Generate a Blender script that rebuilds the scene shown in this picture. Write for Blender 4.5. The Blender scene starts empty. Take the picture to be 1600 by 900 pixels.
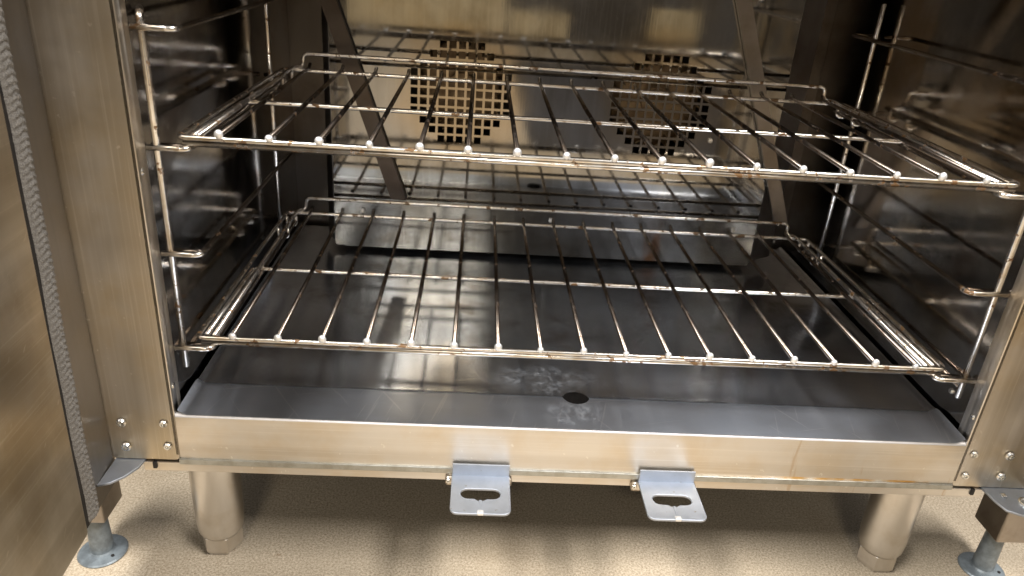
import bpy, bmesh, math, random
from mathutils import Vector, Matrix
random.seed(7)
SC = bpy.context.scene
COL = SC.collection

# ------------------------------------------------------------------ camera
cam_d = bpy.data.cameras.new('camera')
cam = bpy.data.objects.new('camera', cam_d)
COL.objects.link(cam)
cam_d.sensor_width = 36.0
cam_d.lens = 1169.0 / 1600 * 36
cam_d.clip_start = 0.01
cam_d.clip_end = 60
R = ((0.99719014, 0.05778093, -0.04767791), (-0.03221747, 0.90537399, 0.42339105), (0.06763026, -0.42066532, 0.90469157))
# columns of R are right, forward, up
cam.matrix_world = Matrix((
    (R[0][0], R[0][2], -R[0][1], 0.2572),
    (R[1][0], R[1][2], -R[1][1], -0.5666),
    (R[2][0], R[2][2], -R[2][1], 0.4032),
    (0, 0, 0, 1)))
cam_d.dof.use_dof = True
cam_d.dof.focus_distance = 0.70
cam_d.dof.aperture_fstop = 9.0
SC.camera = cam

# ------------------------------------------------------------------ world and lamps
world = bpy.data.worlds.new('World')
SC.world = world
world.use_nodes = True
bg = world.node_tree.nodes['Background']
bg.inputs['Color'].default_value = (1.0, 0.96, 0.91, 1)
bg.inputs['Strength'].default_value = 0.19

def area(name, loc, target, sx, sy, power, col):
    l = bpy.data.lights.new(name, 'AREA')
    l.shape = 'RECTANGLE'
    l.size, l.size_y, l.energy, l.color = sx, sy, power, col
    o = bpy.data.objects.new(name, l)
    COL.objects.link(o)
    o.location = loc
    o.rotation_euler = (Vector(target) - Vector(loc)).to_track_quat('-Z', 'Y').to_euler()
    return o
area('ceiling_lamp_left', (-0.65, -0.95, 2.0), (-0.65, -0.94, 0), 0.40, 1.0, 60, (1.0, 0.97, 0.93))
area('ceiling_lamp_right', (1.30, -0.95, 2.0), (1.30, -0.94, 0), 0.40, 1.0, 60, (1.0, 0.97, 0.94))
area('ceiling_lamp_far', (0.0, -3.0, 2.0), (0.0, -2.99, 0), 0.6, 0.3, 26, (1.0, 0.92, 0.78))

SC.view_settings.view_transform = 'Standard'
SC.view_settings.look = 'None'
SC.view_settings.exposure = 0.40
SC.view_settings.gamma = 1
SC.cycles.max_bounces = 12
SC.cycles.glossy_bounces = 8
SC.cycles.caustics_reflective = False
SC.cycles.sample_clamp_indirect = 6

# ------------------------------------------------------------------ materials
class NT:
    def __init__(s, name):
        s.m = bpy.data.materials.new(name)
        s.m.use_nodes = True
        s.t = s.m.node_tree
        s.b = s.t.nodes['Principled BSDF']
        s.co = s.t.nodes.new('ShaderNodeTexCoord').outputs['Object']
    def n(s, typ, **kw):
        nd = s.t.nodes.new(typ)
        for k, v in kw.items():
            setattr(nd, k, v)
        return nd
    def link(s, a, b):
        s.t.links.new(a, b)
    def noise(s, scale, stretch=(1, 1, 1), detail=4, rough=0.55, off=(0, 0, 0)):
        mp = s.n('ShaderNodeMapping')
        mp.inputs['Scale'].default_value = stretch
        mp.inputs['Location'].default_value = off
        s.link(s.co, mp.inputs['Vector'])
        nz = s.n('ShaderNodeTexNoise')
        nz.inputs['Scale'].default_value = scale
        nz.inputs['Detail'].default_value = detail
        nz.inputs['Roughness'].default_value = rough
        s.link(mp.outputs[0], nz.inputs['Vector'])
        return nz.outputs['Fac']
    def ramp(s, fac, a, b, ca=(0, 0, 0, 1), cb=(1, 1, 1, 1)):
        r = s.n('ShaderNodeMapRange')
        r.interpolation_type = 'SMOOTHSTEP'
        r.inputs['From Min'].default_value = a
        r.inputs['From Max'].default_value = b
        s.link(fac, r.inputs['Value'])
        return r.outputs['Result']
    def math(s, op, a, b):
        m = s.n('ShaderNodeMath', operation=op)
        for i, x in enumerate((a, b)):
            if isinstance(x, (int, float)):
                m.inputs[i].default_value = x
            else:
                s.link(x, m.inputs[i])
        return m.outputs[0]
    def mix(s, fac, a, b):
        m = s.n('ShaderNodeMix', data_type='RGBA')
        if isinstance(fac, (int, float)):
            m.inputs[0].default_value = fac
        else:
            s.link(fac, m.inputs[0])
        for i, x in ((6, a), (7, b)):
            if isinstance(x, tuple):
                m.inputs[i].default_value = x + (1,) if len(x) == 3 else x
            else:
                s.link(x, m.inputs[i])
        return m.outputs[2]
    def scratches(s, rot, scale=260, lo=0.70, off=(0, 0, 0)):
        mp = s.n('ShaderNodeMapping')
        mp.inputs['Rotation'].default_value = rot
        s.link(s.co, mp.inputs['Vector'])
        m2 = s.n('ShaderNodeMapping')
        m2.inputs['Scale'].default_value = (1, 0.035, 1)
        m2.inputs['Location'].default_value = off
        s.link(mp.outputs[0], m2.inputs['Vector'])
        nz = s.n('ShaderNodeTexNoise')
        nz.inputs['Scale'].default_value = scale
        nz.inputs['Detail'].default_value = 2
        s.link(m2.outputs[0], nz.inputs['Vector'])
        return s.ramp(nz.outputs['Fac'], lo, lo + 0.05)
    def bump(s, h, strength, dist=0.001):
        bp = s.n('ShaderNodeBump')
        bp.inputs['Strength'].default_value = strength
        bp.inputs['Distance'].default_value = dist
        s.link(h, bp.inputs['Height'])
        s.link(bp.outputs[0], s.b.inputs['Normal'])
        return bp

def steel(name, base, tint, rough=0.25, brush=(1, 1, 0.02), stain=0.5, stain_scale=7, brush_amt=0.10, bump=0.12,
          spots=None, spot_col=(0.05, 0.035, 0.02), metallic=1.0, warp=0.0, off=(0, 0, 0), aniso=0.0, tan=(0, 0, 1), marks=0.10, bands=0.0, cloud=0.0, extra=None):
    t = NT(name)
    st = t.ramp(t.noise(stain_scale, (1, 1, 1), 5, 0.6, off), 0.40, 0.68)
    col = t.mix(t.math('MULTIPLY', st, stain), base, tint)
    fine = t.noise(420, brush, 3, 0.7)
    mid = t.noise(60, brush, 3, 0.6, (3, 1, 2))
    col = t.mix(t.math('MULTIPLY', t.ramp(mid, 0.35, 0.75), 0.22), col, tuple(c * 0.62 for c in base))
    if bands:
        bd = t.ramp(t.noise(30, brush, 3, 0.55, (1, 8, 6)), 0.38, 0.62)
        col = t.mix(t.math('MULTIPLY', bd, bands), col, tuple(c * 0.55 for c in tint))
    if cloud:
        cl = t.ramp(t.noise(11, (1, 1, 0.6), 6, 0.62, (6, 3, 8)), 0.42, 0.66)
        col = t.mix(t.math('MULTIPLY', cl, cloud), col, tuple(c * 0.45 for c in tint))
    if bands:
        col = t.mix(t.math('MULTIPLY', t.ramp(fine, 0.52, 0.72), 0.28), col, tuple(min(1, c * 1.25) for c in base))
        col = t.mix(t.math('MULTIPLY', t.scratches((0.9, 0.5, 0.3), 200, 0.70), 0.35), col, tuple(min(1, c * 1.35) for c in base))
    if extra:
        sep = t.n('ShaderNodeSeparateXYZ')
        t.link(t.co, sep.inputs[0])
        X, Z = sep.outputs[0], sep.outputs[2]
    if extra == 'baffle':
        # baked-on grease round the two intakes
        for cx in (0.2355, 0.4920):
            a = t.math('DIVIDE', t.math('SUBTRACT', X, cx), 0.105)
            b = t.math('DIVIDE', t.math('SUBTRACT', Z, 0.2225), 0.10)
            d = t.math('ADD', t.math('MULTIPLY', a, a), t.math('MULTIPLY', b, b))
            d = t.math('ADD', d, t.math('SUBTRACT', t.noise(18, (1, 1, 1), 4, 0.6), 0.5))
            col = t.mix(t.math('MULTIPLY', t.ramp(d, 1.0, 0.2), 0.6), col, (0.33, 0.26, 0.17))
        a = t.math('DIVIDE', t.math('SUBTRACT', X, 0.51), 0.016)
        rs = t.math('MULTIPLY', t.ramp(t.math('MULTIPLY', a, a), 1.0, 0.0), t.ramp(Z, 0.09, 0.02))
        rs = t.math('MULTIPLY', rs, t.ramp(t.noise(60, (1, 1, 0.3), 4, 0.7), 0.35, 0.6))
        col = t.mix(rs, col, (0.14, 0.07, 0.035))
    if extra == 'fascia':
        w = t.ramp(t.noise(40, (1, 1, 1), 3, 0.6), 0.3, 0.6)
        rl = t.math('MULTIPLY', t.math('MULTIPLY', t.ramp(Z, -0.0450, -0.0468), t.ramp(Z, -0.0500, -0.0490)), t.math('MULTIPLY', t.ramp(X, 0.50, 0.58), t.ramp(X, 0.716, 0.712)))
        col = t.mix(t.math('MULTIPLY', rl, w), col, (0.55, 0.32, 0.11))
        dr = t.math('MULTIPLY', t.ramp(t.noise(55, (1, 1, 0.10), 4, 0.7, (4, 4, 4)), 0.60, 0.68), t.ramp(X, 0.45, 0.66))
        col = t.mix(t.math('MULTIPLY', dr, 0.6), col, (0.48, 0.30, 0.12))
    if spots:
        sp = t.ramp(t.noise(spots[0], (1, 1, 1), 4, 0.65, (5, 5, 1)), spots[1], spots[1] + 0.06)
        col = t.mix(sp, col, spot_col)
        t.link(t.math('SUBTRACT', metallic, t.math('MULTIPLY', sp, 0.7)), t.b.inputs['Metallic'])
    else:
        t.b.inputs['Metallic'].default_value = metallic
    t.link(col, t.b.inputs['Base Color'])
    smud = t.ramp(t.noise(14, (1, 1, 1), 5, 0.65, (9, 2, 4)), 0.35, 0.7)
    r = t.math('ADD', rough - brush_amt / 2, t.math('MULTIPLY', fine, brush_amt))
    r = t.math('ADD', r, t.math('MULTIPLY', smud, marks))
    t.link(r, t.b.inputs['Roughness'])
    h = t.math('MULTIPLY', t.noise(420, brush, 3, 0.7), 0.12)
    if warp:
        h = t.math('ADD', h, t.math('MULTIPLY', t.noise(5, (1, 1, 1), 1, 0.4, (2, 7, 1)), warp))
    t.bump(h, bump, 0.002)
    if aniso:
        cv = t.n('ShaderNodeCombineXYZ')
        for i in range(3):
            cv.inputs[i].default_value = tan[i]
        t.b.inputs['Anisotropic'].default_value = aniso
        t.link(cv.outputs[0], t.b.inputs['Tangent'])
    return t.m

M = {}
M['stile'] = steel('brushed_steel_stile', (0.74, 0.705, 0.665), (0.68, 0.555, 0.36), 0.33, (1, 1, 0.012), 0.75, 9, 0.06, 0.10, warp=0.5, aniso=0.7, tan=(1, 0, 0), bands=0.45)
M['fascia'] = steel('brushed_steel_fascia', (0.76, 0.73, 0.69), (0.68, 0.57, 0.42), 0.305, (0.012, 1, 1), 0.6, 12, 0.04, 0.08, warp=0.4, aniso=0.6, tan=(0, 0, 1), bands=0.22, extra='fascia')
M['zinc'] = steel('zinc_plate', (0.45, 0.49, 0.56), (0.40, 0.43, 0.48), 0.45, (1, 1, 1), 0.6, 60, 0.10, 0.1, metallic=0.85, spots=(150, 0.66), spot_col=(0.22, 0.20, 0.17), cloud=0.25)
M['galv'] = steel('galvanised_trim', (0.50, 0.51, 0.49), (0.38, 0.37, 0.33), 0.38, (0.2, 1, 1), 0.8, 90, 0.1, 0.2)
M['wall'] = steel('tarnished_cavity_steel', (0.58, 0.56, 0.54), (0.46, 0.37, 0.25), 0.07, (0.03, 0.03, 1), 0.9, 8, 0.04, 0.05, warp=0.25, marks=0.12, cloud=0.35)
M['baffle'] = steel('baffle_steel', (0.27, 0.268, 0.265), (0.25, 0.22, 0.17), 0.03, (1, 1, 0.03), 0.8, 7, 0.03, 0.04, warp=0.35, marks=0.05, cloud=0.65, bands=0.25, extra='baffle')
M['dark_steel'] = steel('deep_grey_steel', (0.13, 0.115, 0.10), (0.07, 0.05, 0.035), 0.32, (1, 1, 0.05), 0.7, 15, 0.1, 0.1)  # even dark base for the cavity back and the underside
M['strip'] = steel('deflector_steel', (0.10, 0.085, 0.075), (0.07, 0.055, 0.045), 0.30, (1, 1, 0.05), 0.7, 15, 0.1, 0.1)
M['strip_light'] = steel('lighter_deflector_steel', (0.30, 0.27, 0.24), (0.20, 0.16, 0.12), 0.28, (1, 1, 0.05), 0.7, 15, 0.1, 0.1)  # lighter base tone for the right-hand strip
M['flange'] = steel('flange_steel', (0.36, 0.34, 0.33), (0.22, 0.19, 0.16), 0.30, (1, 1, 0.05), 0.7, 15, 0.1, 0.1)
M['fan'] = steel('baked_brown_metal', (0.42, 0.29, 0.16), (0.20, 0.13, 0.07), 0.5, (1, 1, 1), 0.8, 50, 0.1, 0.2, metallic=0.4)
M['wire'] = steel('chrome_wire', (0.80, 0.785, 0.76), (0.60, 0.50, 0.38), 0.22, (1, 1, 1), 0.75, 70, 0.04, 0.1, marks=0.02, spots=(85, 0.57), spot_col=(0.20, 0.115, 0.055), cloud=0.35)
M['bar'] = steel('shaded_wire', (0.25, 0.22, 0.195), (0.15, 0.105, 0.07), 0.22, (1, 1, 1), 0.9, 40, 0.04, 0.1, marks=0.02, spots=(60, 0.60), spot_col=(0.10, 0.055, 0.025))  # dark base paints the dim cavity reflection on front-to-back wires; spots are baked on
M['bead'] = steel('bright_weld', (0.95, 0.96, 0.98), (0.85, 0.80, 0.72), 0.42, (1, 1, 1), 0.5, 300, 0.08, 0.1, metallic=0.8)
M['door'] = steel('door_liner_steel', (0.56, 0.52, 0.45), (0.46, 0.36, 0.22), 0.33, (0.02, 0.02, 1), 0.85, 6, 0.06, 0.06, warp=0.6, aniso=0.4, tan=(0, 1, 0), spots=(420, 0.74), spot_col=(0.16, 0.11, 0.05), cloud=0.40, bands=0.35)
M['margin'] = steel('door_margin_steel', (0.25, 0.24, 0.235), (0.24, 0.21, 0.17), 0.345, (1, 1, 0.02), 0.6, 10, 0.10, 0.08, aniso=0.5, tan=(0, 1, 0))
M['leg'] = steel('satin_leg_steel', (0.70, 0.67, 0.63), (0.58, 0.52, 0.44), 0.30, (1, 1, 0.2), 0.6, 30, 0.10, 0.12)
M['rivet'] = steel('rivet_steel', (0.80, 0.80, 0.78), (0.6, 0.55, 0.45), 0.22, (1, 1, 1), 0.5, 200)

def plain(name, col, rough, metallic=0.0, scale=200, var=0.3, bump=0.3):
    t = NT(name)
    f = t.noise(scale, (1, 1, 1), 4, 0.6)
    t.link(t.mix(t.ramp(f, 0.3, 0.7), tuple(c * (1 - var) for c in col), tuple(min(1, c * (1 + var)) for c in col)), t.b.inputs['Base Color'])
    t.b.inputs['Roughness'].default_value = rough
    t.b.inputs['Metallic'].default_value = metallic
    t.bump(f, bump, 0.0008)
    return t.m
M['foot'] = plain('painted_grey_foot', (0.20, 0.23, 0.25), 0.42, 0.3, 90, 0.25, 0.2)
M['post'] = steel('square_tube_steel', (0.45, 0.40, 0.35), (0.30, 0.25, 0.20), 0.35, (1, 1, 0.05), 0.7, 30)
M['gasket'] = plain('woven_gasket', (0.19, 0.175, 0.155), 0.85, 0.0, 1400, 0.5, 0.5)
M['black'] = plain('gap_shade_black', (0.012, 0.010, 0.009), 0.6, 0.0, 100, 0.2, 0.1)  # near-black base stands in for the shade inside slots, holes and the groove

# floor pan: cool steel with water spots, lime residue round the drain and brushed streaks
t = NT('floor_pan_steel')
st = t.ramp(t.noise(9, (1, 2, 1), 5, 0.6), 0.38, 0.7)
col = t.mix(t.math('MULTIPLY', st, 0.6), (0.54, 0.59, 0.68), (0.43, 0.45, 0.50))
strk = t.ramp(t.noise(45, (1, 0.13, 1), 5, 0.6, (1, 3, 0)), 0.42, 0.90)
col = t.mix(t.math('MULTIPLY', strk, 0.30), col, (0.66, 0.68, 0.72))
sep = t.n('ShaderNodeSeparateXYZ'); t.link(t.co, sep.inputs[0])
def lump(cx, cy, rx, ry):
    a = t.math('DIVIDE', t.math('SUBTRACT', sep.outputs[0], cx), rx)
    b = t.math('DIVIDE', t.math('SUBTRACT', sep.outputs[1], cy), ry)
    d = t.math('ADD', t.math('MULTIPLY', a, a), t.math('MULTIPLY', b, b))
    return t.ramp(d, 1.0, 0.0)
res = t.math('MAXIMUM', lump(0.362, 0.024, 0.035, 0.022), lump(0.335, 0.085, 0.07, 0.035))
res = t.math('MULTIPLY', res, t.ramp(t.noise(95, (1, 0.7, 1), 6, 0.8, (4, 4, 4)), 0.40, 0.95))
res = t.math('MULTIPLY', res, 0.55)
col = t.mix(res, col, (0.62, 0.62, 0.58))
for k_, (ro, of) in enumerate((((0, 0, 0.25), (1, 1, 1)), ((0, 0, -0.6), (5, 2, 1)), ((0, 0, 1.35), (2, 9, 1)))):
    col = t.mix(t.math('MULTIPLY', t.scratches(ro, 210, 0.67, of), 0.40), col, (0.75, 0.77, 0.82))
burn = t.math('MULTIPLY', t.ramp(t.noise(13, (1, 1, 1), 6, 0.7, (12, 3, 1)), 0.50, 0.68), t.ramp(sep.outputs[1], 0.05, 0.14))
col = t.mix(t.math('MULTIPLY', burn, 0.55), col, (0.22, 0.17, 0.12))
drk = t.ramp(t.noise(260, (1, 1, 1), 2, 0.5, (8, 1, 3)), 0.79, 0.82)
col = t.mix(drk, col, (0.03, 0.025, 0.02))
t.link(col, t.b.inputs['Base Color'])
t.link(t.math('SUBTRACT', 1.0, t.math('MULTIPLY', t.math('MAXIMUM', res, drk), 0.8)), t.b.inputs['Metallic'])
rg = t.math('ADD', 0.185, t.math('MULTIPLY', t.ramp(t.noise(11, (1, 1, 1), 3, 0.5, (2, 2, 2)), 0.2, 0.85), 0.05))
rg = t.math('ADD', rg, t.math('MULTIPLY', strk, 0.04))
rg = t.math('ADD', rg, t.math('MULTIPLY', t.ramp(sep.outputs[1], 0.057, 0.050), 0.10))
tg = t.n('ShaderNodeCombineXYZ')
tg.inputs[1].default_value = 1
t.link(tg.outputs[0], t.b.inputs['Tangent'])
t.b.inputs['Anisotropic'].default_value = 0.75
t.link(t.math('ADD', rg, t.math('MULTIPLY', res, 0.2)), t.b.inputs['Roughness'])
t.bump(t.math('ADD', t.math('MULTIPLY', t.noise(300, (1, 0.03, 1), 3, 0.7), 0.1), t.math('MULTIPLY', t.noise(6, (1, 1, 1), 1, 0.4), 0.5)), 0.06, 0.002)
M['pan'] = t.m

# kitchen floor: beige speckled composition floor
t = NT('speckled_beige_floor')
a = t.ramp(t.noise(430, (1, 1, 1), 5, 0.85), 0.34, 0.66)
col = t.mix(a, (0.29, 0.215, 0.14), (0.76, 0.655, 0.50))
bl = t.ramp(t.noise(22, (1, 1, 1), 5, 0.6, (1, 1, 1)), 0.35, 0.7)
col = t.mix(t.math('MULTIPLY', bl, 0.35), col, (0.46, 0.385, 0.28))
dk = t.ramp(t.noise(420, (1, 1, 1), 2, 0.5, (7, 7, 7)), 0.64, 0.72)
col = t.mix(t.math('MULTIPLY', dk, 0.6), col, (0.16, 0.10, 0.05))
big = t.ramp(t.noise(7, (1, 1, 1), 5, 0.65, (3, 3, 1)), 0.45, 0.72)
col = t.mix(t.math('MULTIPLY', big, 0.30), col, (0.34, 0.25, 0.15))
blot = t.ramp(t.noise(45, (1, 1, 1), 3, 0.5, (3, 9, 7)), 0.70, 0.78)
col = t.mix(t.math('MULTIPLY', blot, 0.55), col, (0.24, 0.14, 0.06))
t.link(col, t.b.inputs['Base Color'])
t.b.inputs['Roughness'].default_value = 0.62
M['floor'] = t.m

# ------------------------------------------------------------------ mesh helpers
def link(name, me, m, parent=None, smooth=False):
    o = bpy.data.objects.new(name, me)
    COL.objects.link(o)
    if m is not None:
        me.materials.clear()
        me.materials.append(m)
    if smooth:
        me.shade_smooth()
    if parent is not None:
        o.parent = parent
    return o

def root(name, label, cat, loc=(0, 0, 0), group=None):
    o = bpy.data.objects.new(name, None)
    COL.objects.link(o)
    o.empty_display_size = 0.05
    o.location = loc
    o['label'] = label
    o['category'] = cat
    if group:
        o['group'] = group
    return o

def mesh_of(bm, name):
    me = bpy.data.meshes.new(name)
    bm.normal_update()
    bm.to_mesh(me)
    bm.free()
    return me

def box_me(name, x0, x1, y0, y1, z0, z1, bevel=0.0, seg=2):
    bm = bmesh.new()
    bmesh.ops.create_cube(bm, size=1)
    for v in bm.verts:
        v.co = ((x0 + x1) / 2 + v.co.x * (x1 - x0), (y0 + y1) / 2 + v.co.y * (y1 - y0), (z0 + z1) / 2 + v.co.z * (z1 - z0))
    if bevel:
        bmesh.ops.bevel(bm, geom=bm.edges[:], offset=bevel, segments=seg, affect='EDGES', profile=0.5)
    return mesh_of(bm, name)

def fillet(pts, r, n=6):
    pts = [Vector(p) for p in pts]
    if r <= 0:
        return pts
    out = [pts[0]]
    for i in range(1, len(pts) - 1):
        a, b, c = pts[i - 1], pts[i], pts[i + 1]
        u, w = (a - b), (c - b)
        k = min(r, u.length * 0.49, w.length * 0.49)
        p, q = b + u.normalized() * k, b + w.normalized() * k
        for j in range(n + 1):
            s = j / n
            out.append(p * (1 - s) ** 2 + b * 2 * s * (1 - s) + q * s ** 2)
    out.append(pts[-1])
    return out

def tube_me(name, pts, r, corner=0.0, sides=10, closed=False, cap=True):
    if closed:
        n = len(pts)
        base = [Vector(p) for p in pts]
        mid = (base[0] + base[-1]) / 2
        P = fillet([mid] + base + [mid], corner)[:-1]
    else:
        P = fillet(pts, corner)
    # drop repeats
    Q = [P[0]]
    for p in P[1:]:
        if (p - Q[-1]).length > 1e-6:
            Q.append(p)
    P = Q
    bm = bmesh.new()
    N = len(P)
    rings = []
    nrm = None
    for i in range(N):
        if closed:
            d = (P[(i + 1) % N] - P[i - 1]).normalized()
        else:
            d = (P[min(i + 1, N - 1)] - P[max(i - 1, 0)]).normalized()
        if nrm is None:
            nrm = d.cross(Vector((0, 0, 1)))
            if nrm.length < 0.1:
                nrm = d.cross(Vector((1, 0, 0)))
            nrm.normalize()
        nrm = (nrm - d * nrm.dot(d)).normalized()
        b = d.cross(nrm)
        rings.append([bm.verts.new(P[i] + (nrm * math.cos(2 * math.pi * k / sides) + b * math.sin(2 * math.pi * k / sides)) * r) for k in range(sides)])
    for i in range(N if closed else N - 1):
        A, B = rings[i], rings[(i + 1) % N]
        for k in range(sides):
            bm.faces.new((A[k], A[(k + 1) % sides], B[(k + 1) % sides], B[k]))
    if not closed and cap:
        bm.faces.new(rings[0][::-1])
        bm.faces.new(rings[-1])
    bmesh.ops.recalc_face_normals(bm, faces=bm.faces[:])
    return mesh_of(bm, name)

def tube(name, pts, r, m, parent, corner=0.0, sides=10, closed=False):
    o = link(name, tube_me(name, pts, r, corner, sides, closed), m, parent, True)
    return o

def lathe_me(name, prof, seg=24, cap=True):
    bm = bmesh.new()
    rings = [[bm.verts.new((r * math.cos(2 * math.pi * k / seg), r * math.sin(2 * math.pi * k / seg), z)) for k in range(seg)] for r, z in prof]
    for A, B in zip(rings, rings[1:]):
        for k in range(seg):
            bm.faces.new((A[k], A[(k + 1) % seg], B[(k + 1) % seg], B[k]))
    if cap:
        bm.faces.new(rings[0][::-1])
        bm.faces.new(rings[-1])
    bmesh.ops.recalc_face_normals(bm, faces=bm.faces[:])
    return mesh_of(bm, name)

def sheet_me(name, prof, x0, x1, thick=0.0012, axis='x'):
    """profile of (y,z) points run along x and thickened"""
    bm = bmesh.new()
    A = [bm.verts.new((x0, y, z)) for y, z in prof]
    B = [bm.verts.new((x1, y, z)) for y, z in prof]
    for i in range(len(prof) - 1):
        bm.faces.new((A[i], A[i + 1], B[i + 1], B[i]))
    bmesh.ops.recalc_face_normals(bm, faces=bm.faces[:])
    me = mesh_of(bm, name)
    return me

def thicken(o, t, offset=-1):
    md = o.modifiers.new('thickness', 'SOLIDIFY')
    md.thickness = t
    md.offset = offset

def fill2d(name, loops, thick, bevel=0.0):
    """flat plate in local xy with holes, centred on z=0"""
    cu = bpy.data.curves.new(name + '_outline', 'CURVE')
    cu.dimensions = '2D'
    cu.fill_mode = 'BOTH'
    cu.extrude = thick / 2 - bevel
    cu.bevel_depth = bevel
    cu.bevel_resolution = 1
    for lp in loops:
        sp = cu.splines.new('POLY')
        sp.points.add(len(lp) - 1)
        for i, (x, y) in enumerate(lp):
            sp.points[i].co = (x, y, 0, 1)
        sp.use_cyclic_u = True
    ob = bpy.data.objects.new(name + '_tmp', cu)
    COL.objects.link(ob)
    dg = bpy.context.evaluated_depsgraph_get()
    dg.update()
    me = bpy.data.meshes.new_from_object(ob.evaluated_get(dg))
    me.name = name
    bpy.data.objects.remove(ob)
    bpy.data.curves.remove(cu)
    return me

def xf(me, mat):
    me.transform(mat)
    me.update()
    return me
XZ = Matrix(((1, 0, 0, 0), (0, 0, -1, 0), (0, 1, 0, 0), (0, 0, 0, 1)))   # local y becomes world z

def circle(cx, cy, rx, ry, n=28):
    return [(cx + rx * math.cos(2 * math.pi * i / n), cy + ry * math.sin(2 * math.pi * i / n)) for i in range(n)]

def rrect(x0, x1, y0, y1, r, n=5):
    out = []
    for cx, cy, a in ((x1 - r, y1 - r, 0), (x0 + r, y1 - r, 90), (x0 + r, y0 + r, 180), (x1 - r, y0 + r, 270)):
        for i in range(n + 1):
            q = math.radians(a + 90 * i / n)
            out.append((cx + r * math.cos(q), cy + r * math.sin(q)))
    return out

# ------------------------------------------------------------------ floor
FZ = -0.200
bm = bmesh.new()
bmesh.ops.create_grid(bm, x_segments=4, y_segments=4, size=3.5)
fl = link('floor', mesh_of(bm, 'floor'), M['floor'])
fl.location = (0.35, -1.0, FZ)
fl['kind'] = 'structure'

# out of view, added for the steel to mirror: wall, cream panels, dark floor sheet
wl = link('wall', box_me('wall', -3.0, 3.8, -4.06, -4.0, FZ, 2.2), plain('grey_wall_paint', (0.17, 0.155, 0.14), 0.6, 0, 20, 0.08, 0.1))
wl['kind'] = 'structure'
bright_panel_m = plain('added_cream_panel', (0.80, 0.66, 0.42), 0.5, 0, 20, 0.06, 0.1)  # added panels, there to make the bright patches mirrored in the baffle
for xa, xb, za, zb in ((-0.70, 0.42, -0.17, 0.10), (0.44, 0.85, -0.18, -0.02), (1.40, 1.74, -0.15, 0.05), (2.25, 2.6, -0.18, 0.1)):
    link('added_bright_panel', box_me('added_bright_panel', xa, xb, -3.999, -3.97, za, zb, 0.003), bright_panel_m, wl)
dark_sheet_m = plain('added_sheet_black', (0.06, 0.055, 0.055), 0.6, 0, 150, 0.3, 0.4)  # added dark sheet, darkens what the right of the baffle mirrors
ma = root('added_dark_sheet', 'unseen dark sheet added on the floor to darken the reflection in the steel', 'added reflection sheet', (0.9, -1.9, FZ))
link('dark_sheet', box_me('dark_sheet', -0.45, 0.55, -1.0, 0.9, 0.0005, 0.011, 0.004), dark_sheet_m, ma)
link('dark_sheet_rim', box_me('dark_sheet_rim', -0.47, 0.57, -1.02, 0.92, 0.0003, 0.004, 0.0015), dark_sheet_m, ma)

# ------------------------------------------------------------------ the oven
W = 0.737
oven = root('convection_oven', 'stainless steel convection oven with its doors open, standing on round legs', 'oven', (0, 0, 0))

# floor pan with drain hole, folded edge, crease
def pan_z(y):
    pts = [(0.0, 0.0), (0.004, 0.0004), (0.046, 0.0014), (0.0485, 0.0011), (0.0515, 0.0003), (0.054, -0.0007), (0.057, -0.0011), (0.0595, -0.0012), (0.5, -0.0012)]
    for (a, za), (b, zb) in zip(pts, pts[1:]):
        if a <= y <= b:
            return za + (zb - za) * (y - a) / (b - a)
    return pts[-1][1]
hole = (0.3675, 0.0518, 0.0130, 0.0124)
bm = bmesh.new()
ys = [0.0, 0.004, 0.02, 0.036, 0.043, 0.046, 0.0485, 0.051, 0.054, 0.057, 0.0595, 0.062, 0.066, 0.10, 0.2, 0.3, 0.49]
xs = [0.011, 0.10, 0.20, 0.30, 0.345, 0.39, 0.45, 0.55, 0.65, W - 0.011]
sq_x, sq_y = (0.345, 0.39), (0.0360, 0.066)
gv = {}
def gvert(x, y):
    k = (round(x, 5), round(y, 5))
    if k not in gv:
        gv[k] = bm.verts.new((x, y, pan_z(y)))
    return gv[k]
for i in range(len(xs) - 1):
    for j in range(len(ys) - 1):
        if xs[i] >= 0.3449 and xs[i + 1] <= 0.3901 and ys[j] >= 0.0359 and ys[j + 1] <= 0.0661:
            continue
        bm.faces.new((gvert(xs[i], ys[j]), gvert(xs[i + 1], ys[j]), gvert(xs[i + 1], ys[j + 1]), gvert(xs[i], ys[j + 1])))
# ring of faces between the square patch and the round hole
ring = []
ysub = [y for y in ys if 0.0359 <= y <= 0.0661]
xsub = [0.345 + 0.045 * k / 8 for k in range(9)]
for x in xsub[:-1]:
    ring.append((x, 0.036))
for y in ysub[:-1]:
    ring.append((0.39, y))
for x in xsub[:0:-1]:
    ring.append((x, 0.066))
for y in ysub[:0:-1]:
    ring.append((0.345, y))
outer = []
for x, y in ring:
    outer.append(gvert(x, y))
inner, low = [], []
for x, y in ring:
    a = math.atan2((y - hole[1]) / hole[3], (x - hole[0]) / hole[2])
    hx, hy = hole[0] + hole[2] * math.cos(a), hole[1] + hole[3] * math.sin(a)
    inner.append(bm.verts.new((hx, hy, pan_z(hy))))
    low.append(bm.verts.new((hx, hy, pan_z(hy) - 0.006)))
n = len(ring)
for i in range(n):
    j = (i + 1) % n
    bm.faces.new((outer[i], outer[j], inner[j], inner[i]))
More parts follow.
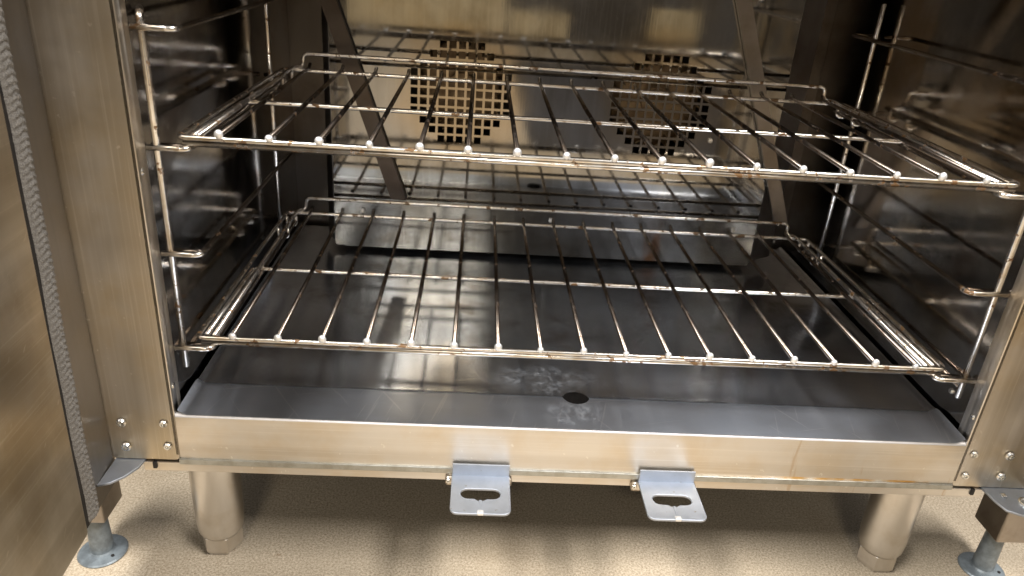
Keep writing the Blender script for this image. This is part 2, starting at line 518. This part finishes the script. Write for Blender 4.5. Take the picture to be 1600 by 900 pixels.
# upturned side edges of the pan
for xa, xb, sgn in ((0.011, 0.0035, 1), (W - 0.011, W - 0.0035, -1)):
    for j in range(len(ys) - 1):
        a, b = gvert(xa, ys[j]), gvert(xa, ys[j + 1])
        k0, k1 = ('s', xb, ys[j]), ('s', xb, ys[j + 1])
        for k in (k0, k1):
            if k not in gv:
                gv[k] = bm.verts.new((xb, k[2], pan_z(k[2]) + 0.0045))
        bm.faces.new((a, b, gv[k1], gv[k0]))
bmesh.ops.recalc_face_normals(bm, faces=bm.faces[:])
pan = link('floor_pan', mesh_of(bm, 'floor_pan'), M['pan'], oven, True)
drain = link('drain_well', xf(lathe_me('drain_well', [(0.0133, 0.0), (0.0133, -0.030), (0.006, -0.032)], 32, False), Matrix.Translation((hole[0], hole[1], -0.0011))), M['black'], oven)

# front fascia with rounded top fold
prof = [(0.0048, -0.0004)] + [(0.0036 * (1 - math.sin(a)), -0.0042 + 0.0036 * math.cos(a)) for a in [math.radians(x) for x in (8, 25, 42, 58, 75, 90)]] + [(0.0, -0.012), (0.0, -0.024), (0.0, -0.036), (0.0, -0.0480)]
fold_m = steel('fold_highlight_steel', (0.88, 0.88, 0.92), (0.75, 0.72, 0.70), 0.42, (0.02, 1, 1), 0.5, 40, 0.08, 0.05, metallic=0.8)  # brighter base colour paints the lamp highlight along the fold
link('front_fold', sheet_me('front_fold', prof[:6], 0.0005, W - 0.0005), fold_m, oven, True)
prof = prof[5:]
fa = link('fascia', sheet_me('fascia', prof, 0.0005, W - 0.0005), M['fascia'], oven, True)
link('front_trim', box_me('front_trim', -0.0005, W + 0.0005, -0.0022, 0.004, -0.0540, -0.0480, 0.0007), M['galv'], oven)
link('base_rail', box_me('base_rail', -0.034, 0.771, 0.0006, 0.030, -0.0640, -0.0541, 0.0006), M['fascia'], oven)
for x in (-0.0235, 0.7605):
    link('screw_slot', box_me('screw_slot', x - 0.0018, x + 0.0018, -0.0012, 0.003, -0.0605, -0.0535, 0.0006), M['black'], oven)  # black box painted in for the shade of a slot
link('underside', box_me('underside', -0.05, 0.787, 0.0305, 0.56, -0.0625, -0.0580), M['dark_steel'], oven)

# cavity walls
TOPZ = 0.50
for nm, xa, xb in (('cavity_wall', -0.003, -0.0006), ('cavity_wall', W + 0.0006, W + 0.003)):
    link(nm, box_me(nm, xa, xb, 0.0005, 0.50, -0.045, TOPZ), M['wall'], oven)
link('cavity_back', box_me('cavity_back', -0.003, W + 0.003, 0.5005, 0.503, -0.045, TOPZ), M['dark_steel'], oven)
link('cavity_ceiling', box_me('cavity_ceiling', -0.003, W + 0.003, 0.0005, 0.503, TOPZ + 0.0005, TOPZ + 0.003), M['wall'], oven)
link('outer_casing', box_me('outer_casing', -0.060, 0.830, 0.02, 0.58, TOPZ + 0.06, TOPZ + 0.065), M['stile'], oven)
link('top_panel', box_me('top_panel', -0.060, 0.815, 0.0, 0.02, TOPZ, TOPZ + 0.12, 0.001), M['stile'], oven)
for xa, xb in ((-0.062, -0.0595), (0.8155, 0.818)):
    link('side_casing', box_me('side_casing', xa, xb, 0.022, 0.58, -0.0600, TOPZ + 0.06), M['stile'], oven)
link('rear_casing', box_me('rear_casing', -0.0595, 0.8155, 0.578, 0.58, -0.0600, TOPZ + 0.06), M['stile'], oven)

# front stiles
def stile(x0, x1, inner_right):
    r = 0.004
    z0, z1 = -0.0505, TOPZ - 0.0005
    lp = rrect(x0, x1, z0, z1, r)
    me = xf(fill2d('front_stile', [lp], 0.018, 0.0010), XZ)
    me = xf(me, Matrix.Translation((0, 0.0095, 0)))
    return link('front_stile', me, M['stile'], oven)
stile(-0.0615, -0.0006, True)
stile(W + 0.0006, 0.815, False)

def rivet_me(name, r, h, recess=True):
    if recess:
        return lathe_me(name, [(r, 0), (r * 0.98, h * 0.5), (r * 0.75, h), (r * 0.45, h * 0.95), (r * 0.40, h * 0.35), (r * 0.05, h * 0.3)], 16)
    return lathe_me(name, [(r, 0), (r * 0.92, h * 0.5), (r * 0.6, h * 0.9), (r * 0.1, h)], 16)
FACE = Matrix.Rotation(math.radians(90), 4, 'X')     # +z to -y
bolt_me = xf(rivet_me('bolt', 0.0045, 0.0026), FACE)
riv_me = xf(rivet_me('rivet', 0.0038, 0.0020), FACE)
for x, z, me, nm in ((-0.0468, -0.0109, bolt_me, 'bolt'), (-0.0102, -0.0107, riv_me, 'rivet'), (-0.0461, -0.0369, bolt_me, 'bolt'), (-0.0095, -0.0353, riv_me, 'rivet'),
                 (0.7470, -0.0122, riv_me, 'rivet'), (0.7823, -0.0122, bolt_me, 'bolt'), (0.7465, -0.0375, riv_me, 'rivet'), (0.7821, -0.0368, bolt_me, 'bolt')):
    o = link(nm, me, M['rivet'], oven)
    o.location = (x, -0.0004 if nm == 'bolt' else -0.0003, z)
side_me = xf(rivet_me('rivet', 0.0032, 0.0024, False), Matrix.Rotation(math.radians(90), 4, 'Y'))
side_me2 = xf(rivet_me('rivet', 0.0032, 0.0024, False), Matrix.Rotation(math.radians(-90), 4, 'Y'))
for y, z in ((0.007, 0.2212), (0.0065, 0.0256), (0.045, 0.030)):
    link('rivet', side_me, M['rivet'], oven).location = (-0.0006, y, z)
    link('rivet', side_me2, M['rivet'], oven).location = (W + 0.0006, y, z)

# rear baffle: perforated panel with two intake grilles
BY = 0.400
loops = [rrect(0.072, 0.652, 0.008, 0.470, 0.004)]
PITCH, HS = 0.0118, 0.0044
for cx, cz in ((0.2355, 0.2225), (0.4920, 0.2225)):
    for i in range(-6, 7):
        for j in range(-6, 7):
            if i * i + j * j <= 29.5:
                x, z = cx + i * PITCH, cz + j * PITCH
                loops.append([(x - HS, z - HS), (x + HS, z - HS), (x + HS, z + HS), (x - HS, z + HS)])
me = xf(xf(fill2d('baffle', loops, 0.0014), XZ), Matrix.Translation((0, BY, 0)))
baf = link('baffle', me, M['baffle'], oven)
for xa, xb in ((0.0714, 0.060), (0.6526, 0.688)):
    bm = bmesh.new()
    q = [bm.verts.new(c) for c in ((xa, BY, 0.014), (xb, BY + 0.022, 0.014), (xb, BY + 0.022, 0.47), (xa, BY, 0.47))]
    bm.faces.new(q)
    o = link('side_flange', mesh_of(bm, 'side_flange'), M['flange'], baf)
    thicken(o, 0.0012, 0)
link('lower_flange', box_me('lower_flange', 0.084, 0.650, BY + 0.001, BY + 0.02, 0.0062, 0.0075), M['baffle'], baf)
# fixing dimples
for x, z in ((0.565, 0.182), (0.11, 0.06), (0.62, 0.06), (0.365, 0.06)):
    o = link('screw', riv_me, M['rivet'], baf)
    o.location = (x, BY - 0.0008, z)

# slanting air deflector strips in front of the baffle
def slant(x0, z0, x1, z1, w, mat):
    d = Vector((x1 - x0, z1 - z0)).normalized()
    nx, nz = d.y, -d.x
    bm = bmesh.new()
    vs = []
    for y in (BY - 0.0012, BY - 0.0105):
        for px, pz, s in ((x0, z0, 0), (x1, z1, 0), (x1, z1, 1), (x0, z0, 1)):
            vs.append(bm.verts.new((px + w * s, y, pz)))
    for f in ((0, 1, 2, 3), (7, 6, 5, 4), (0, 4, 5, 1), (1, 5, 6, 2), (2, 6, 7, 3), (3, 7, 4, 0)):
        bm.faces.new([vs[k] for k in f])
    bmesh.ops.recalc_face_normals(bm, faces=bm.faces[:])
    bmesh.ops.bevel(bm, geom=bm.edges[:], offset=0.0009, segments=2, affect='EDGES')
    o = link('deflector_strip', mesh_of(bm, 'deflector_strip'), mat, baf)
    return o
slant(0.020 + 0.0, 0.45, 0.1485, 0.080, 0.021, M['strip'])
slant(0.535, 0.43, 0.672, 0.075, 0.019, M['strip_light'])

# fans behind the grilles
for cx in (0.2355, 0.4920):
    fan = link('fan', xf(lathe_me('fan', [(0.058, 0.030), (0.060, 0.032), (0.060, 0.034), (0.018, 0.036), (0.018, 0.020), (0.002, 0.018)], 32), Matrix.Rotation(math.radians(-90), 4, 'X')), M['fan'], oven, False)
    fan.location = (cx, 0.425 if cx < 0.3 else 0.410, 0.2225)
    bm = bmesh.new()
    for k in range(26):
        a = 2 * math.pi * k / 26
        mt = Matrix.Rotation(a, 4, 'Y') @ Matrix.Translation((0.053, 0.016, 0)) @ Matrix.Rotation(0.6, 4, 'Y')
        r = bmesh.ops.create_cube(bm, size=1, matrix=mt @ Matrix.Diagonal((0.011, 0.032, 0.0012, 1)))
    link('blade_ring', mesh_of(bm, 'blade_ring'), M['fan'], fan)

# latch plates on the sill
def latch(x0, x1):
    w = x1 - x0
    y1 = -0.0515
    outer = [(0, 0.003), (w, 0.003)]
    r = 0.0065
    for cx, cy, a in ((w - r, y1 + r, 0), (r, y1 + r, -90)):
        for i in range(6):
            q = math.radians(a - 90 * i / 5)
            outer.append((cx + r * math.cos(q), cy + r * math.sin(q)))
    sl = []
    sx0, sx1, ya, yb = w * 0.15, w * 0.85, -0.0185, -0.0330
    rr = (ya - yb) / 2
    cy = (ya + yb) / 2
    for i in range(9):
        q = math.radians(90 + 180 * i / 8)
        sl.append((sx0 + rr + rr * math.cos(q), cy + rr * math.sin(q)))
    sl += [(w / 2 - 0.0060, yb), (w / 2 - 0.0025, yb - 0.0026), (w / 2 + 0.0025, yb - 0.0026), (w / 2 + 0.0060, yb)]
    for i in range(9):
        q = math.radians(-90 + 180 * i / 8)
        sl.append((sx1 - rr + rr * math.cos(q), cy + rr * math.sin(q)))
    me = xf(fill2d('latch_plate', [outer, sl], 0.0024, 0.0005), Matrix.Translation((x0, -0.003, -0.0555)))
    o = link('latch_plate', me, M['zinc'], oven)
    link('latch_lip', box_me('latch_lip', x0, x1, -0.0040, -0.0024, -0.0555, -0.0415, 0.0004), M['zinc'], o)
    b = link('latch_nib', box_me('latch_nib', x0 + w / 2 - 0.0030, x0 + w / 2 + 0.0030, -0.0556, -0.0505, -0.0565, -0.0531, 0.0012), M['bead'], o)
    link('latch_rib', box_me('latch_rib', x0 + w / 2 - 0.0013, x0 + w / 2 + 0.0013, -0.0510, -0.0375, -0.0546, -0.0538, 0.0003), M['zinc'], o)
    link('latch_backing', box_me('latch_backing', x0 - 0.0065, x1 + 0.003, -0.0032, 0.0004, -0.0672, -0.0567, 0.0030, 3), M['fascia'], oven)
    p = link('rivet', riv_me, M['rivet'], oven)
    p.location = (x0 - 0.0035, -0.0034, -0.0610)
    p.scale = (0.7, 1, 0.7)
latch(0.2502, 0.3036)
latch(0.4272, 0.4806)

# hinge plates under the stiles
for poly, pin in (([(-0.032, 0.004), (-0.034, -0.010), (-0.0405, -0.023), (-0.049, -0.032), (-0.0580, -0.036), (-0.0580, 0.004)], None),
                  ([(0.8145, 0.004), (0.7690, 0.004), (0.7705, -0.018), (0.7740, -0.031), (0.7860, -0.0375), (0.8145, -0.0385)], (0.8005, -0.022))):
    me = xf(fill2d('hinge_plate', [poly], 0.0024, 0.0004), Matrix.Translation((0, 0, -0.0530)))
    hp = link('hinge_plate', me, M['zinc'], oven)
    if pin:
        link('hinge_pin', xf(lathe_me('hinge_pin', [(0.0085, 0), (0.0085, 0.0016), (0.0070, 0.0020), (0.0068, 0.0008), (0.001, 0.0006)], 24), Matrix.Translation((pin[0], pin[1], -0.0518))), M['rivet'], hp)
        link('hinge_stop', box_me('hinge_stop', 0.7800, 0.7842, -0.015, -0.010, -0.0518, -0.0490, 0.0006), M['rivet'], hp)

# legs
leg_me = lathe_me('leg', [(0.0235, -0.0625), (0.0245, -0.066), (0.0242, -0.13), (0.0240, -0.160), (0.0228, -0.172), (0.0208, -0.1765)], 32)
foot_me = lathe_me('foot', [(0.0190, -0.1750), (0.0214, -0.1772), (0.0214, -0.1930), (0.0175, -0.1998)], 6)
for x, y in ((0.0100, 0.050), (0.7245, 0.050), (0.0100, 0.50), (0.7245, 0.50)):
    lg = link('leg', leg_me, M['leg'], oven, True)
    lg.location = (x, y, 0)
    link('foot', foot_me, M['leg'], lg)

# doors: liner panel, margin, gasket
def door(hx, side, ang):
    """side -1: left door, its inner face looks to +x; local s runs from the hinge towards the camera"""
    L, z0, z1 = 0.40, -0.0746, TOPZ + 0.03
    d = root_d = link('door', box_me('door', 0.0012, 0.045, 0.0, L, z0, z1, 0.0004), M['margin'], oven)
    # local frame: x = thickness away from the opening, y = along the door
    link_parts = []
    skew = lambda z: (0.30 - z) * 0.030
    def skewed(me):
        for v in me.vertices:
            if v.co.y < 0.2:
                v.co.y += skew(v.co.z)
        return me
    # raised liner with rounded edge
    lin = box_me('liner_panel', -0.0065, 0.0020, 0.0635, L - 0.067, z0 + 0.004, z1 - 0.06, 0.0058, 5)
    link_parts.append(link('liner_panel', skewed(lin), M['door'], d, True))
    if side < 0:
        pass
    # black strip painted for the shade in the groove beside the gasket
    gr = box_me('gasket_channel', -0.0004, 0.0020, 0.0510, 0.0650, z0 + 0.003, z1 - 0.04)
    link('gasket_channel', skewed(gr), M['black'], d)
    # woven gasket strip
    bm = bmesh.new()
    n, m = 520, 12
    s0, s1, za, zb = 0.0345, 0.0530, z0 + 0.006, z1 - 0.03
    rows = []
    for i in range(n + 1):
        z = za + (zb - za) * i / n
        row = []
        for j in range(m + 1):
            u = -1 + 2 * j / m
            h = 0.0028 * math.sqrt(max(0, 1 - u * u * 0.96))
            k = math.sin((z * 1150) + abs(u) * 4.0) * 0.5 + 0.5
            k2 = math.sin(u * 14 + math.floor(z * 900 / 6.283) * 3.1) * 0.5 + 0.5
            amp = 0.0020 * (k * 0.7 + k2 * 0.5) - (0.0011 if abs(u) < 0.1 else 0)
            amp *= (1 - u * u)
            amp += random.uniform(-1, 1) * 0.00012
            wob = 0.0010 * math.sin(z * 23) + 0.0006 * math.sin(z * 61 + 1)
            row.append(bm.verts.new((-(h + amp), (s0 + s1) / 2 + u * (s1 - s0) / 2 + wob + skew(z), z)))
        rows.append(row)
    for A, B in zip(rows, rows[1:]):
        for j in range(m):
            bm.faces.new((A[j], A[j + 1], B[j + 1], B[j]))
    link('gasket', mesh_of(bm, 'gasket'), M['gasket'], d)
    return d
dl = door(0, -1, 0)
# left door: local x -> -x world, local y -> direction (0.0506, -0.9987)
def place_door(o, hx, hy, dx, dy, mirror):
    # local y axis (along) = (dx,dy); local x axis (thickness) = away from the opening
    ax = Vector((-1 if not mirror else 1, 0, 0))
    al = Vector((dx, dy, 0)).normalized()
    th = Vector((al.y, -al.x, 0)) if not mirror else Vector((-al.y, al.x, 0))
    mt = Matrix(((th.x, al.x, 0, hx), (th.y, al.y, 0, hy), (0, 0, 1, 0), (0, 0, 0, 1)))
    o.matrix_local = mt
place_door(dl, -0.0587, -0.0008, 0.0506, -0.9987, False)
me_flip = None
dr = dl.copy()
COL.objects.link(dr)
dr.parent = oven
for ch in list(dl.children):
    c = ch.copy()
    COL.objects.link(c)
    c.parent = dr
    if c.name.startswith('liner_panel'):
        pass
# the right door is the left one turned upside down about the x axis would swap ends, so mirror its frame
def mirrored(o):
    me = o.data.copy()
    me.transform(Matrix.Diagonal((-1, 1, 1, 1)))
    me.flip_normals()
    o.data = me
for o in [dr] + list(dr.children):
    mirrored(o)
al = Vector((0.05, -0.9987, 0)).normalized()
th = Vector((al.y, -al.x, 0))
dr.matrix_local = Matrix(((th.x, al.x, 0, 0.8165), (th.y, al.y, 0, -0.002), (0, 0, 1, 0), (0, 0, 0, 1)))

# ------------------------------------------------------------------ rack guides (one per side)
ZS = [0.0576, 0.1475, 0.2374, 0.3273]
def guide(xw, xr, xi, s, label):
    g = root('rack_guide', label, 'rack guide', (xw, 0.02, 0.036), 'wire rack guides')
    off = Vector((-xw, -0.02, -0.036))
    def P(*a):
        return [Vector(p) + off for p in a]
    xo = xr - s * 0.005
    tube('front_upright', P((xr, 0.0205, 0.0385), (xr, 0.0205, 0.337), (xo, 0.034, 0.3385)), 0.0030, M['wire'], g, 0.006)
    for dx in (0.0,):
        tube('rear_upright', P((xw + s * 0.0110, 0.352, 0.030), (xw + s * 0.0110, 0.352, 0.365)), 0.0030, M['wire'], g)
    tube('lower_rail', P((xr - s * 0.003, 0.0215, 0.047), (xr - s * 0.003, 0.350, 0.047)), 0.0024, M['bar'], g)
    for z in ZS:
        tube('runner', P((xw + s * 0.002, 0.0262, z), (xi, 0.0262, z), (xi, 0.358, z + 0.001), (xw + s * 0.002, 0.358, z + 0.001)), 0.0024, M['bar'], g, 0.007)
        tube('runner_nose', P((xw + s * 0.001, 0.0190, z), (xi - s * 0.004, 0.0190, z), (xi + s * 0.001, 0.0225, z), (xi, 0.031, z)), 0.0026, M['wire'], g, 0.004)
    return g
guide(0.0, 0.0082, 0.0320, 1, 'wire rack guide on the left cavity wall, its front rod beside the open door')
guide(W, W - 0.0110, W - 0.0375, -1, 'wire rack guide on the right cavity wall, its front rod beside the right frame')

# ------------------------------------------------------------------ the wire racks
RW, RD, RM = 0.6885, 0.335, 0.163
HA = 0.019
XA, XB = 0.0241, 0.6608
B0, B1 = 0.0322, 0.6582
def rack(label, loc):
    g = root('wire_rack', label, 'oven rack', loc, 'wire oven racks')
    r = 0.0024
    tube('perimeter_wire', [(0, 0, 0), (RW, 0, 0), (RW, RD, 0), (0, RD, 0)], r, M['wire'], g, 0.008, 10, True)
    tube('front_wire', [(0.004, 0.0005, -0.0047), (RW - 0.004, 0.0005, -0.0047)], r, M['wire'], g)
    tube('cross_wire', [(0.0045, 0.012, -0.0040), (0.0045, RM, -0.0040), (RW - 0.0045, RM, -0.0040), (RW - 0.0045, 0.012, -0.0040)], r, M['wire'], g, 0.008)
    tube('back_stop', [(XA - 0.010, 0.003, 0.0001), (XA - 0.010, RD - 0.004, 0.0039), (XA, RD + 0.0055, 0.0035), (XA, RD + 0.0045, HA), (XB, RD + 0.0045, HA), (XB, RD + 0.0055, 0.0035),
                       (XB + 0.010, RD - 0.004, 0.0039), (XB + 0.010, 0.003, 0.0001)], r, M['wire'], g, 0.008)
    for x in (0.002, RW - 0.002):
        s = 1 if x < 0.3 else -1
        for y in (RD - 0.012, RD - 0.055):
            tube('stop_hook', [(x, y, -0.001), (x, y, -0.013), (x + s * 0.012, y, -0.013), (x + s * 0.012, y, -0.001)], r * 0.9, M['wire'], g, 0.005, 8)
    bar_me = tube_me('bar', [(0, 0.0002, 0.0036), (0, RD - 0.006, 0.0038), (0, RD + 0.0035, 0.0075)], 0.0022, 0.004, 8)
    bar_me.shade_smooth()
    bm = bmesh.new()
    bmesh.ops.create_uvsphere(bm, u_segments=12, v_segments=8, radius=1, matrix=Matrix.Translation((0, -0.0012, 0.0037)) @ Matrix.Diagonal((0.0033, 0.0026, 0.0035, 1)))
    bead_me = mesh_of(bm, 'weld_bead')
    bead_me.shade_smooth()
    for i in range(17):
        b = link('bar', bar_me, M['bar'], g)
        b.location = (B0 + (B1 - B0) * i / 16 + random.uniform(-0.0006, 0.0006), 0, 0)
        b.rotation_euler = (0, 0, random.uniform(-0.0015, 0.0015))
        c = link('weld_bead', bead_me, M['bead'], b)
        k = random.uniform(0.85, 1.12)
        c.scale = (k, 1, k * random.uniform(0.85, 1.1))
    return g
rack('upper wire oven rack with rusty patches along its front edge', (0.0189 + 0.0052, 0.0215, 0.2462))
rack('lower wire oven rack just above the oven floor pan', (0.0189, 0.0238, 0.0660))

# ------------------------------------------------------------------ legs of the neighbouring tables
def table_leg(label, loc):
    g = root('table_leg', label, 'table leg', loc, 'square table legs with round feet')
    fl_ = [(0.0232, 0.0), (0.0238, 0.0016), (0.0225, 0.0030), (0.0125, 0.0042), (0.0112, 0.0060), (0.0105, 0.030), (0.0098, 0.052), (0.0100, 0.062)]
    link('foot', lathe_me('foot', fl_, 32), M['foot'], g, False)
    hb = xf(lathe_me('bolt_hole', [(0.0016, 0.0), (0.0016, 0.0009), (0.0004, 0.001)], 10), Matrix.Translation((0.014, -0.009, 0.0040)))
    link('bolt_hole', hb, M['black'], g)
    link('post', box_me('post', -0.0185, 0.0215, -0.0235, 0.0165, 0.0600, 0.1385, 0.0016), M['post'], g)
    return g
table_leg('square steel table leg on a grey round foot, right of the right oven leg', (0.8460, 0.0440, FZ))
table_leg('grey round table leg foot showing under the open left oven door', (-0.1080, 0.0345, FZ))
